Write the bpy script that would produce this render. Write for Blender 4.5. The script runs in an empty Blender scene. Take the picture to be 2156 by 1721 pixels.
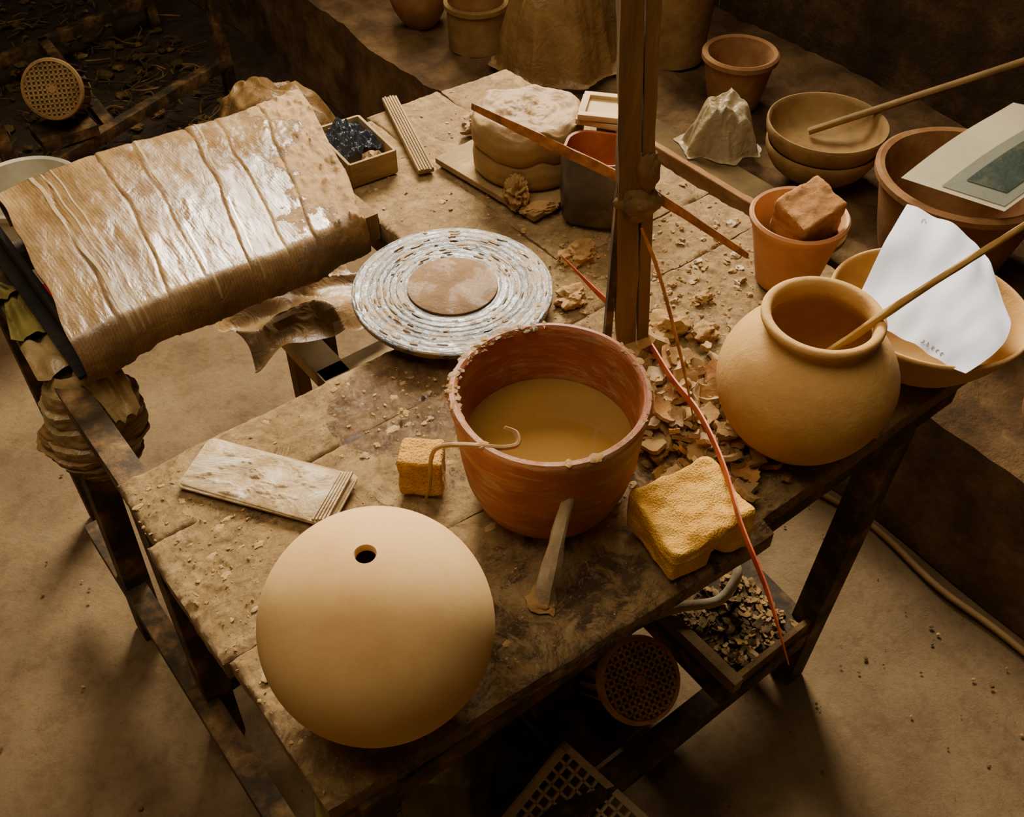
import bpy, bmesh, math, random
from mathutils import Vector, Matrix, noise
random.seed(7)
R = random.random
def U(a, b): return a + (b - a) * R()
# ------------------------------------------------------------------ frame of the table (p along front edge, q to the back)
ANG = math.atan2(.616, .788)
ORG = Vector((-.1825, .4254, 0))
E1 = Vector((math.cos(ANG), math.sin(ANG), 0)); E2 = Vector((-math.sin(ANG), math.cos(ANG), 0))
def W(p, q, z=0.0): return ORG + E1 * p + E2 * q + Vector((0, 0, z))
TT = .70   # table top height

# ------------------------------------------------------------------ materials
def hexc(h):
    h = h.lstrip('#'); out = []
    for i in (0, 2, 4):
        c = int(h[i:i+2], 16) / 255
        out.append(c / 12.92 if c <= .04045 else ((c + .055) / 1.055) ** 2.4)
    return (*out, 1)

class NT:
    def __init__(s, name):
        s.m = bpy.data.materials.new(name); s.m.use_nodes = True
        s.t = s.m.node_tree; s.N = s.t.nodes; s.b = s.N['Principled BSDF']
        s.tc = s.N.new('ShaderNodeTexCoord')
    def link(s, a, b): s.t.links.new(a, b)
    def noise(s, scale, detail=6, rough=.6, dist=0, vec=None, stretch=None):
        n = s.N.new('ShaderNodeTexNoise'); n.inputs['Scale'].default_value = scale
        n.inputs['Detail'].default_value = detail; n.inputs['Roughness'].default_value = rough
        n.inputs['Distortion'].default_value = dist
        src = vec or s.tc.outputs['Object']
        if stretch:
            mp = s.N.new('ShaderNodeMapping'); mp.inputs['Scale'].default_value = stretch
            s.link(src, mp.inputs[0]); src = mp.outputs[0]
        s.link(src, n.inputs['Vector']); return n.outputs['Fac']
    def voro(s, scale, feature='F1'):
        n = s.N.new('ShaderNodeTexVoronoi'); n.inputs['Scale'].default_value = scale; n.feature = feature
        s.link(s.tc.outputs['Object'], n.inputs['Vector']); return n.outputs['Distance']
    def ramp(s, fac, stops):
        r = s.N.new('ShaderNodeValToRGB'); e = r.color_ramp.elements
        while len(e) < len(stops): e.new(.5)
        for i, (p, c) in enumerate(stops):
            e[i].position = p; e[i].color = hexc(c) if isinstance(c, str) else (c, c, c, 1)
        s.link(fac, r.inputs[0]); return r.outputs[0]
    def mix(s, fac, a, b, mode='MIX'):
        n = s.N.new('ShaderNodeMix'); n.data_type = 'RGBA'; n.blend_type = mode
        for v, k in ((fac, 0), (a, 6), (b, 7)):
            if isinstance(v, str): n.inputs[k].default_value = hexc(v)
            elif isinstance(v, (int, float)): n.inputs[k].default_value = v if k == 0 else (v, v, v, 1)
            else: s.link(v, n.inputs[k])
        return n.outputs[2]
    def math(s, op, a, b=0.0):
        n = s.N.new('ShaderNodeMath'); n.operation = op
        for i, v in enumerate((a, b)):
            if isinstance(v, (int, float)): n.inputs[i].default_value = v
            else: s.link(v, n.inputs[i])
        return n.outputs[0]
    def attr(s, name):
        n = s.N.new('ShaderNodeAttribute'); n.attribute_name = name; return n
    def bump(s, h, strength=.5, dist=.01, prev=None):
        n = s.N.new('ShaderNodeBump'); n.inputs['Strength'].default_value = abs(strength); n.invert = strength < 0
        n.inputs['Distance'].default_value = dist; s.link(h, n.inputs['Height'])
        if prev: s.link(prev, n.inputs['Normal'])
        s.link(n.outputs[0], s.b.inputs['Normal']); return n.outputs[0]
    def color(s, c): s.link(c, s.b.inputs['Base Color'])
    def rough(s, v):
        if isinstance(v, (int, float)): s.b.inputs['Roughness'].default_value = v
        else: s.link(v, s.b.inputs['Roughness'])

def simple(name, stops, scale=12, rough=.8, bs=60, bstr=.4, bd=.004, detail=6, metal=0, stretch=None, spec=.3, dist=0):
    n = NT(name); f = n.noise(scale, detail, .65, dist, stretch=stretch)
    n.color(n.ramp(f, stops)); n.rough(rough)
    n.bump(n.noise(bs, 8, .7, stretch=stretch), bstr, bd)
    n.b.inputs['Metallic'].default_value = metal
    n.b.inputs['Specular IOR Level'].default_value = spec
    return n.m

M = {}
M['sphere'] = simple('pale_clay', [(.3, '#bd9258'), (.42, '#c89f62'), (.56, '#cfa86d'), (.7, '#d8b47b')], 6, .75, 90, .15, .002, detail=9)
M['jar'] = simple('ochre_clay', [(.25, '#aa8044'), (.5, '#c39654'), (.75, '#d0a766')], 9, .8, 60, .5, .004, detail=9)
M['clay'] = simple('dry_clay', [(.25, '#7a5c32'), (.5, '#9b7743'), (.75, '#b08c55')], 18, .85, 60, .8, .006)
M['claywet'] = simple('wet_clay', [(.25, '#6e522a'), (.5, '#886838'), (.75, '#a07d4a')], 25, .38, 70, .8, .006, spec=.5)
M['slip'] = simple('dried_slip', [(.3, '#86693a'), (.5, '#a08150'), (.75, '#b8996a')], 60, .75, 90, .8, .004)
M['block'] = simple('clay_slab', [(.25, '#765932'), (.5, '#8f6f41'), (.75, '#a28352')], 6, .6, 35, .5, .005)
M['wood'] = simple('dusty_wood', [(.2, '#3a2912'), (.38, '#5d4520'), (.52, '#785a2f'), (.62, '#92713f'), (.75, '#b08d58')], 13, .8, 40, .9, .007, stretch=(1, 1, .14), detail=10)
M['board'] = simple('pale_board', [(.2, '#66502c'), (.5, '#8a6e42'), (.75, '#a98c5a')], 20, .8, 50, .8, .005, stretch=(.3, 1, 1), detail=9)
M['lightwood'] = simple('light_wood', [(.2, '#9a8056'), (.5, '#b89c6c'), (.75, '#cbb184')], 14, .7, 50, .5, .005)
M['steel'] = simple('rusty_steel', [(.3, '#21190d'), (.48, '#3f301a'), (.58, '#684c28'), (.75, '#9a7a4e')], 16, .75, 60, .7, .004, detail=9)
M['rust'] = simple('rust_strip', [(.3, '#4a2a10'), (.5, '#9a6028'), (.75, '#c98f45')], 30, .6, 80, .5, .002)
M['rustgrille'] = simple('rust_grille', [(.3, '#8a6438'), (.5, '#a8804c'), (.75, '#c49e66')], 30, .7, 80, .5, .002)
M['redstrip'] = simple('red_strip', [(.3, '#8a3318'), (.5, '#b54a24'), (.75, '#bf7038')], 20, .5, 80, .4, .002)
M['bamboo'] = simple('bamboo', [(.3, '#8e6c36'), (.55, '#b4904e'), (.8, '#c8a464')], 12, .6, 60, .4, .002)
M['cane'] = simple('old_cane', [(.3, '#5c421e'), (.55, '#7f602f'), (.8, '#967540')], 12, .6, 60, .4, .002)
M['white_plastic'] = simple('white_plastic', [(.3, '#a59a80'), (.6, '#cfc7b0')], 8, .45, 30, .2, .002)
M['redlabel'] = simple('red_label', [(.3, '#b81818'), (.6, '#d81e20')], 8, .45)
M['black'] = simple('black_metal', [(.3, '#0c0a08'), (.7, '#2a2118')], 10, .5)
M['grey'] = simple('stick_grey', [(.3, '#94805f'), (.5, '#b09d7c'), (.75, '#c4b393')], 20, .7, 60, .6, .004)
M['orange'] = simple('orange_plastic', [(.3, '#7c3c18'), (.6, '#a0562a')], 14, .5)
M['greyblack'] = simple('dusty_black_plastic', [(.3, '#2c2720'), (.55, '#4a4136'), (.75, '#86704e')], 11, .28, 40, .2, .002, spec=.5, detail=9)
M['cloth'] = simple('dark_cloth', [(.3, '#2c2614'), (.6, '#4c4528')], 6, .9)
M['yrag'] = simple('yellow_rag', [(.3, '#5c501e'), (.6, '#857638')], 9, .85)
M['wall'] = simple('earth_wall', [(.3, '#2f210f'), (.5, '#50391b'), (.62, '#6c512d'), (.8, '#82643b')], 6, .95, 40, 1, .02, detail=10)
M['ledge'] = simple('earth_bank', [(.3, '#3f2d14'), (.45, '#593f20'), (.58, '#755832'), (.75, '#8a6b43')], 7, .95, 30, 1, .02, detail=12)
M['plaster'] = simple('ochre_plaster', [(.3, '#726044'), (.7, '#8c7556')], 3, .95, 20, .5, .01)
M['terra2'] = simple('old_terracotta', [(.3, '#6e4826'), (.5, '#8a6036'), (.7, '#9c794c')], 9, .8, 40, .5, .005, detail=9)
M['tanpot'] = simple('tan_pot', [(.3, '#6c512a'), (.5, '#8c6c3c'), (.7, '#a08050')], 9, .8, 40, .5, .005, detail=9)
M['paper'] = simple('white_paper', [(.3, '#d6daec'), (.7, '#e8ebfa')], 3, .8, 12, .15, .003)
M['ink'] = simple('ink', [(.3, '#7a756f'), (.7, '#8a857f')], 3, .8)
M['print'] = simple('printed_picture', [(.3, '#18231a'), (.55, '#323e34'), (.75, '#6a6a50')], 9, .4)
M['printgrey'] = simple('print_grey', [(.3, '#6f7060'), (.7, '#858672')], 5, .5)
M['printbg'] = simple('print_border', [(.3, '#b0a385'), (.7, '#c6b998')], 5, .5)
M['debris'] = simple('dark_debris', [(.3, '#3a2a13'), (.7, '#665029')], 9, .9)

n = NT('clear_tape'); n.color(n.ramp(n.noise(20), [(.3, '#a8946c'), (.7, '#cbb88e')])); n.rough(.12); n.b.inputs['Alpha'].default_value = .55; n.b.inputs['Specular IOR Level'].default_value = .8; M['tape'] = n.m
n = NT('slip_smeared_plate')
f = n.noise(13, 10, .72, 1.6, stretch=(.6, 1, 1))
n.color(n.ramp(f, [(.28, '#7f6230'), (.42, '#a08150'), (.52, '#bda274'), (.60, '#d2cab4'), (.68, '#9c7d45')]))
n.rough(n.ramp(n.noise(12), [(.4, .25), (.6, .6)])); n.bump(f, 1, .008); M['plate'] = n.m
n = NT('terracotta_slip'); f = n.noise(9, 6, .6)
c1 = n.ramp(f, [(.3, '#83461d'), (.55, '#a05627'), (.75, '#b06834')])
st = n.ramp(n.noise(11, 10, .78, .5, stretch=(1, 1, 4)), [(.50, 0.0), (.60, 1.0)])
n.color(n.mix(n.math('MULTIPLY', st, .75), c1, '#a98a5c')); n.rough(.5); n.bump(n.noise(30, 8, .7, stretch=(1, 1, 5)), .7, .004); M['bucket'] = n.m
n = NT('terracotta_pink'); f = n.noise(8, 8, .65)
n.color(n.ramp(f, [(.3, '#a1683c'), (.5, '#b58153'), (.65, '#c29b6b')])); n.rough(.75); n.bump(n.noise(40, 6, .6), .3, .003); M['pink'] = n.m
n = NT('muddy_water'); n.color(n.ramp(n.noise(6), [(.3, '#765426'), (.7, '#82602c')])); n.rough(.06)
n.b.inputs['Specular IOR Level'].default_value = .5; n.bump(n.noise(10, 2, .4), .05, .002); M['water'] = n.m
def sponge(name, cols, hole, vs_):
    n = NT(name); v = n.voro(vs_); nz = n.noise(18, 6, .6)
    c1 = n.ramp(nz, [(.3, cols[0]), (.5, cols[1]), (.75, cols[2])])
    n.color(n.mix(n.math('MULTIPLY', n.ramp(v, [(.15, 1.0), (.45, 0.0)]), .55), c1, hole)); n.rough(.95)
    b = n.bump(v, .5, .003); n.bump(n.noise(60, 5, .6), .5, .005, b); return n.m
M['sponge'] = sponge('sponge_yellow', ('#cf9430', '#e4ae46', '#f0c464'), '#a06a18', 420)
M['sponge2'] = sponge('sponge_brown', ('#8f6420', '#b5842e', '#c8984a'), '#6a4816', 300)
n = NT('brick_clay'); n.color(n.ramp(n.noise(30, 8, .7), [(.3, '#96602c'), (.5, '#bb8444'), (.75, '#d4a86a')])); n.rough(.9)
n.bump(n.noise(60, 8, .75), 1, .008); M['brick'] = n.m
n = NT('wet_wheel_metal')
w = n.N.new('ShaderNodeTexWave'); w.wave_type = 'RINGS'; w.rings_direction = 'Z'; w.inputs['Scale'].default_value = 30
w.inputs['Distortion'].default_value = 4; w.inputs['Detail'].default_value = 6; w.inputs['Detail Scale'].default_value = 1.6; w.inputs['Detail Roughness'].default_value = .7
n.link(n.tc.outputs['Object'], w.inputs['Vector'])
f = n.noise(40, 8, .7); big = n.noise(8, 8, .7)
mask = n.ramp(n.math('ADD', n.noise(20, 10, .78, .8), n.math('MULTIPLY', n.math('SUBTRACT', w.outputs['Fac'], .5), .12)), [(.50, 0.0), (.58, 1.0)])
metal = n.mix(n.ramp(w.outputs['Fac'], [(.1, .9), (.45, 0.0)]), n.ramp(big, [(.38, '#4c4e52'), (.5, '#74767b'), (.62, '#9c9ea4')]), '#3e3a32')
n.color(n.mix(mask, metal, '#7d6540'))
n.rough(n.ramp(f, [(.35, .12), (.7, .34)])); n.link(n.math('SUBTRACT', 1.0, mask), n.b.inputs['Metallic'])
b = n.bump(w.outputs['Fac'], .45, .003); n.bump(n.noise(80, 7, .7), .5, .005, b); M['wheel'] = n.m
n = NT('wet_bat'); f = n.noise(22, 6, .6)
n.color(n.ramp(f, [(.3, '#604420'), (.6, '#7c5c34'), (.75, '#a08256')])); n.rough(n.ramp(n.noise(16, 8, .7), [(.5, .85), (.58, .2)])); n.bump(n.noise(70, 7, .7), .7, .006); M['bat'] = n.m
n = NT('taped_cardboard')
w = n.N.new('ShaderNodeTexWave'); w.bands_direction = 'X'; w.inputs['Scale'].default_value = 62; w.inputs['Distortion'].default_value = 1.0
w.inputs['Detail'].default_value = 2; w.inputs['Detail Scale'].default_value = .5; n.link(n.tc.outputs['Object'], w.inputs['Vector'])
dirt = n.attr('mask'); sep = n.N.new('ShaderNodeSeparateColor'); n.link(dirt.outputs['Color'], sep.inputs[0])
c1 = n.ramp(n.noise(7, 7, .62, stretch=(1.8, .8, 1)), [(.3, '#5a4325'), (.45, '#705635'), (.58, '#836843'), (.75, '#9c7f55')])
c2 = n.ramp(n.noise(30, 10, .78), [(.3, '#65491f'), (.5, '#8a6836'), (.7, '#a88452')])
dm = n.ramp(n.math('ADD', sep.outputs[0], n.math('MULTIPLY', n.math('SUBTRACT', n.noise(22, 10, .8), .5), 1.8)), [(.45, 0.0), (.55, 1.0)])
n.color(n.mix(dm, n.mix(.12, c1, w.outputs['Color'], 'OVERLAY'), c2))
n.rough(n.mix(dm, n.ramp(n.noise(11, 7, .65, stretch=(2, .8, 1)), [(.38, .14), (.62, .42)]), .85)); b = n.bump(w.outputs['Fac'], .05, .003); b = n.bump(n.noise(26, 8, .62, 1.0, stretch=(1.2, .5, 1)), .5, .007, b); n.bump(dm, .6, .005, b)
n.b.inputs['Specular IOR Level'].default_value = .6; M['card'] = n.m
def tabmat(name):
    n = NT(name); a = n.attr('mask'); sep = n.N.new('ShaderNodeSeparateColor'); n.link(a.outputs['Color'], sep.inputs[0])
    nz = n.noise(34, 14, .85, .3)
    dust = n.ramp(nz, [(.30, '#5a401d'), (.40, '#886837'), (.50, '#a9844c'), (.62, '#bd9a60'), (.78, '#d0b27d')])
    wood = n.ramp(n.noise(12, 12, .82, stretch=(.3, 2.0, 1)), [(.28, '#291c0b'), (.48, '#543a1d'), (.58, '#785833'), (.75, '#9a774c')])
    k = n.math('ADD', sep.outputs[1], n.math('MULTIPLY', n.math('SUBTRACT', n.noise(17, 14, .86, .6), .5), 2.6))
    km = n.ramp(k, [(.42, 0.0), (.60, 1.0)])
    col = n.mix(km, dust, wood)
    cr = n.ramp(n.noise(9, 12, .8, 1.0), [(.49, 0.0), (.53, 1.0)])
    col = n.mix(n.math('MULTIPLY', cr, .75), col, n.ramp(nz, [(.35, '#a07c44'), (.6, '#d0ac72')]))
    dr = n.ramp(n.noise(42, 10, .75, .6), [(.58, 0.0), (.62, 1.0)])
    col = n.mix(n.math('MULTIPLY', dr, .55), col, '#c4a574')
    wk = n.math('ADD', sep.outputs[0], n.math('MULTIPLY', n.math('SUBTRACT', n.noise(24, 12, .8, 1.2), .5), 2.4))
    wm = n.ramp(wk, [(.5, 0.0), (.56, 1.0)])
    wet = n.ramp(n.noise(20, 8, .7), [(.3, '#5c411e'), (.5, '#846338'), (.7, '#ab8957')])
    n.color(n.mix(wm, col, wet)); n.rough(n.mix(wm, .85, .16)); n.b.inputs['Specular IOR Level'].default_value = .55
    b = n.bump(n.noise(55, 14, .85, .3), 1, .010); b = n.bump(n.noise(230, 6, .7), .8, .003, b); b = n.bump(cr, .8, .006, b); b = n.bump(dr, .6, .003, b); b = n.bump(wm, .5, .003, b); n.bump(km, -.5, .004, b)
    return n.m
M['table'] = tabmat('dusty_tabletop')
n = NT('dusty_concrete'); a = n.attr('mask'); sep = n.N.new('ShaderNodeSeparateColor'); n.link(a.outputs['Color'], sep.inputs[0])
c1 = n.ramp(n.noise(4, 14, .8), [(.32, '#574224'), (.43, '#785d38'), (.52, '#8e7149'), (.61, '#a08356'), (.75, '#b3966a')])
sp = n.ramp(n.noise(16, 12, .82), [(.56, 0.0), (.63, 1.0)])
c1 = n.mix(n.math('MULTIPLY', sp, .4), c1, '#5a4424')
pa = n.ramp(n.noise(1.4, 8, .7), [(.42, 0.0), (.60, 1.0)])
c1 = n.mix(n.math('MULTIPLY', pa, .3), c1, '#66502e')
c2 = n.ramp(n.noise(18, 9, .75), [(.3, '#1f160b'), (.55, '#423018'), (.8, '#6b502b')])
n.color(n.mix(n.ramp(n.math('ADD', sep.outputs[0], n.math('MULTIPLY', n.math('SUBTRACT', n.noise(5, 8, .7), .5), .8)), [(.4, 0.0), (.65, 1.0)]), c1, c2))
n.rough(.8); b = n.bump(n.noise(25, 12, .8), .8, .014); n.bump(sp, .5, .004, b); M['floor'] = n.m
def film(name, col, alpha, rough, bs=.35):
    n = NT(name); n.color(n.ramp(n.noise(10, 7, .7), [(.3, col[0]), (.7, col[1])])); n.rough(rough)
    n.b.inputs['Alpha'].default_value = alpha
    n.bump(n.noise(22, 3, .5, 2.2), bs, .012)
    n.b.inputs['Specular IOR Level'].default_value = .5; return n.m
M['film'] = film('dusty_film', ('#75552a', '#a07c49'), .93, .42)
M['film2'] = film('pale_film', ('#836a40', '#b09461'), .93, .36)
M['filmdark'] = film('dark_film', ('#15171a', '#4a5058'), .97, .15)
M['bag'] = film('translucent_bag', ('#8c7854', '#b8a47a'), .84, .34)

# ------------------------------------------------------------------ mesh builder
class MB:
    def __init__(s): s.v = []; s.f = []; s.mi = []; s.mats = []; s.col = {}
    def mat(s, k):
        if k not in s.mats: s.mats.append(k)
        return s.mats.index(k)
    def add(s, vs, fs, k, xf=None):
        o = len(s.v); i = s.mat(k)
        s.v += [(xf @ Vector(v)) if xf else Vector(v) for v in vs]
        s.f += [tuple(o + j for j in f) for f in fs]; s.mi += [i] * len(fs)
        return o
    def lathe(s, prof, k, seg=64, xf=None, wob=0, ns=8, wz=0):
        vs = []; fs = []; n = len(prof)
        for i in range(seg):
            a = 2 * math.pi * i / seg
            for (r, z) in prof:
                rr = r; zz = z
                if wob and r > 0:
                    d = noise.noise(Vector((math.cos(a) * r * ns, math.sin(a) * r * ns, z * ns * 1.3 + 3)))
                    rr = r * (1 + wob * d)
                    if wz: zz = z + wz * noise.noise(Vector((math.cos(a) * r * 22, math.sin(a) * r * 22, 7))) * min(1, z / .05)
                vs.append((rr * math.cos(a), rr * math.sin(a), zz))
        for i in range(seg):
            j = (i + 1) % seg
            for m in range(n - 1): fs.append((i * n + m, j * n + m, j * n + m + 1, i * n + m + 1))
        s.add(vs, fs, k, xf)
    def grid(s, fn, nu, nv, k, xf=None, thick=0):
        vs = [fn(i / nu, j / nv) for j in range(nv + 1) for i in range(nu + 1)]
        fs = [(j*(nu+1)+i, j*(nu+1)+i+1, (j+1)*(nu+1)+i+1, (j+1)*(nu+1)+i) for j in range(nv) for i in range(nu)]
        if thick:
            N = len(vs); vs = vs + [(v[0], v[1], v[2] - thick) for v in vs]
            fs = fs + [tuple(N + q for q in reversed(f)) for f in fs]
            ring = [i for i in range(nu)] + [j*(nu+1)+nu for j in range(nv)] + [nv*(nu+1)+nu-i for i in range(nu)] + [(nv-j)*(nu+1) for j in range(nv)]
            for a in range(len(ring)):
                b = ring[(a + 1) % len(ring)]; a_ = ring[a]; fs.append((b, a_, N + a_, N + b))
        s.add(vs, fs, k, xf)
    def box(s, c, d, k, xf=None, sub=0, nz=0, ns=20, bev=.0, seed=0):
        if sub and nz:
            n = sub; idx = {}; vs = []; fs = []
            def vid(i, j, l):
                key = (i, j, l)
                if key not in idx:
                    co = Vector(((i / n - .5) * d[0], (j / n - .5) * d[1], (l / n - .5) * d[2]))
                    inner = Vector([max(-d[m]/2 + bev, min(d[m]/2 - bev, co[m])) for m in range(3)])
                    nr = (co - inner); nr = nr.normalized() if nr.length > 1e-7 else Vector((0, 0, 1))
                    if bev: co = inner + nr * bev
                    co = co + Vector(c); co = co + nr * nz * noise.fractal(co * ns + Vector((seed, 0, 0)), .8, 2, 4)
                    idx[key] = len(vs); vs.append(co)
                return idx[key]
            for a in range(n):
                for b in range(n):
                    for e in (0, n):
                        fs.append((vid(e, a, b), vid(e, a+1, b), vid(e, a+1, b+1), vid(e, a, b+1)))
                        fs.append((vid(a, e, b), vid(a+1, e, b), vid(a+1, e, b+1), vid(a, e, b+1)))
                        fs.append((vid(a, b, e), vid(a+1, b, e), vid(a+1, b+1, e), vid(a, b+1, e)))
            s.add(vs, fs, k, xf); return
        bm = bmesh.new(); bmesh.ops.create_cube(bm, size=1)
        for v in bm.verts: v.co = Vector((v.co.x * d[0], v.co.y * d[1], v.co.z * d[2]))
        if bev: bmesh.ops.bevel(bm, geom=bm.edges[:], offset=bev, segments=2, affect='EDGES', profile=.7)
        vs = [v.co + Vector(c) for v in bm.verts]
        bm.verts.index_update(); fs = [[v.index for v in f.verts] for f in bm.faces]
        s.add(vs, fs, k, xf); bm.free()
    def blob(s, c, r, k, sub=3, nz=.3, ns=1.5, seed=0, xf=None, flat=None, ridg=False, st=(1, 1, 1)):
        bm = bmesh.new(); bmesh.ops.create_icosphere(bm, subdivisions=sub, radius=1)
        vs = []
        for v in bm.verts:
            P = Vector((v.co.x * st[0], v.co.y * st[1], v.co.z * st[2])) * ns + Vector((seed * 3.1, seed, 0))
            if ridg:
                P = P + Vector((noise.noise(P * .9), noise.noise(P * .9 + Vector((9, 0, 0))), noise.noise(P * .9 + Vector((0, 9, 0))))) * .5
                d = .45 - abs(noise.noise(P)) * 1.8 + .45 * (.3 - abs(noise.noise(P * 2.3))) + .12 * noise.noise(P * 5)
            else: d = noise.fractal(P, .7, 2, 4)
            co = v.co * (1 + nz * d); co = Vector((co.x * r[0], co.y * r[1], co.z * r[2])) + Vector(c)
            if flat is not None and co.z < flat: co.z = flat
            vs.append(co)
        bm.verts.index_update(); fs = [[v.index for v in f.verts] for f in bm.faces]; bm.free()
        s.add(vs, fs, k, xf)
    def drape(s, r, h, k, folds=9, amp=.12, seed=0, top=.35, skirt=.12, nv=46, nu=160, xf=None, lump=.12):
        """sheet of plastic hanging over a mound: round-shouldered dome with radial folds running down to a skirt"""
        def fn(u, v):
            a = 2 * math.pi * u; ca, sa = math.cos(a), math.sin(a)
            if v < .8:
                t = v / .8; rr = t ** .75 if t < 1 else 1; z = h * (1 - max(0, (t - top) / (1 - top)) ** 2.0)
            else:
                t = (v - .8) / .2; rr = 1 + skirt * t; z = .004
            w = noise.noise(Vector((ca * 1.2, sa * 1.2, v * 1.8 + seed)))
            ph = folds * a + 3.2 * w + seed + .9 * noise.noise(Vector((ca * 3, sa * 3, v * 2 + seed)))
            fold = 1 - abs(math.sin(ph * .5)) * 1.4
            fa = amp * sm(.15, .9, v) * (.5 + .8 * abs(noise.noise(Vector((ca * 2, sa * 2, seed + 5)))) * 2)
            rr = rr * (1 + fa * fold + lump * noise.noise(Vector((ca * 1.1, sa * 1.1, v + seed + 9))))
            P = Vector((ca * rr * 2.2, sa * rr * 2.2, seed)); 
            zz = z + h * (.16 * noise.noise(P) - .14 * abs(noise.noise(P * 1.9 + Vector((3, 0, 0)))) ) * (1 - sm(.7, 1, v)) 
            return (ca * rr * r[0], sa * rr * r[1], max(.002, zz))
        s.grid(fn, nu, nv, k, xf=xf)
    def shard(s, p, q, z, sz, k, tilt=.8, thick=.0035):
        xf = Matrix.Translation((p, q, z)) @ Matrix.Rotation(U(0, 6.28), 4, 'Z') @ Matrix.Rotation(U(-tilt, tilt), 4, 'X') @ Matrix.Rotation(U(-tilt, tilt) * .8, 4, 'Y')
        sd = R() * 50; cv = U(5, 22)
        def fn(u, v):
            x = (u - .5) * 2; y = (v - .5) * 2; kk = 1 + .5 * noise.noise(Vector((x * 1.4, y * 1.4, sd)))
            a = math.sqrt(max(0, 1 - .3 * y * y)); b = math.sqrt(max(0, 1 - .3 * x * x))
            X = x * a * sz * kk; Y = y * b * sz * .7 * kk; return (X, Y, cv * X * X + .002 * noise.noise(Vector((x * 2, y * 2, sd))))
        s.grid(fn, 5, 5, k, xf=xf, thick=thick)
    def sweep(s, pts, rad, k, sides=10, flat=1.0, up=Vector((0, 0, 1)), nz=0, sub=6, cap=True, square=False):
        P = [Vector(p) for p in pts]; rr = rad if isinstance(rad, (list, tuple)) else [rad] * len(P)
        Q = []; RR = []
        ext = [P[0] * 2 - P[1]] + P + [P[-1] * 2 - P[-2]]
        for i in range(len(P) - 1):
            a, b, c, d = ext[i:i+4]
            for j in range(sub):
                t = j / sub
                Q.append(.5 * ((2*b) + (c - a)*t + (2*a - 5*b + 4*c - d)*t*t + (3*b - a - 3*c + d)*t**3)); RR.append(rr[i] + (rr[i+1] - rr[i]) * t)
        Q.append(P[-1]); RR.append(rr[-1])
        vs = []; fs = []
        for i, c in enumerate(Q):
            t = (Q[min(i+1, len(Q)-1)] - Q[max(i-1, 0)]).normalized()
            x = t.cross(up); x = x.normalized() if x.length > 1e-4 else Vector((1, 0, 0)); y = x.cross(t).normalized()
            for m in range(sides):
                a = 2 * math.pi * (m + (.5 if square else 0)) / sides; r = RR[i]
                if nz: r *= 1 + nz * noise.noise(c * 30 + Vector((math.cos(a), math.sin(a), 0)) * 1.3)
                vs.append(c + x * math.cos(a) * r * flat + y * math.sin(a) * r)
        n = sides
        for i in range(len(Q) - 1):
            for m in range(n): fs.append((i*n+m, i*n+(m+1) % n, (i+1)*n+(m+1) % n, (i+1)*n+m))
        if cap: fs.append(tuple(reversed(range(n)))); fs.append(tuple((len(Q)-1)*n + m for m in range(n)))
        s.add(vs, fs, k)
    def obj(s, name, loc=(0, 0, 0), rz=0, parent=None, smooth=True, mask=None, rot=None, ang=40):
        me = bpy.data.meshes.new(name); me.from_pydata([tuple(v) for v in s.v], [], s.f); me.update()
        for k in s.mats: me.materials.append(M[k])
        me.polygons.foreach_set('material_index', s.mi)
        bm = bmesh.new(); bm.from_mesh(me); bmesh.ops.recalc_face_normals(bm, faces=bm.faces[:]); bm.to_mesh(me); bm.free()
        if smooth:
            me.polygons.foreach_set('use_smooth', [True] * len(me.polygons))
            try: me.set_sharp_from_angle(angle=math.radians(ang))
            except Exception: pass
        if mask:
            ca = me.color_attributes.new('mask', 'FLOAT_COLOR', 'POINT')
            for i, v in enumerate(me.vertices):
                m = mask(v.co); ca.data[i].color = (m[0], m[1], 0, 1)
        o = bpy.data.objects.new(name, me); bpy.context.collection.objects.link(o)
        o.location = loc; o.rotation_euler = rot if rot else (0, 0, rz)
        if parent: o.parent = parent
        return o
def empty(name, loc=(0, 0, 0), rz=0):
    e = bpy.data.objects.new(name, None); bpy.context.collection.objects.link(e); e.location = loc; e.rotation_euler = (0, 0, rz); e.empty_display_size = .1; return e
def sm(a, b, x):
    t = max(0, min(1, (x - a) / (b - a))); return t * t * (3 - 2 * t)
def ell(p, q, cp, cq, rp, rq): return max(0, 1 - ((p - cp) / rp) ** 2 - ((q - cq) / rq) ** 2)
def T(x, y, z): return Matrix.Translation((x, y, z))
def RX(a): return Matrix.Rotation(math.radians(a), 4, 'X')
def RY(a): return Matrix.Rotation(math.radians(a), 4, 'Y')
def RZ(a): return Matrix.Rotation(math.radians(a), 4, 'Z')

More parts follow.
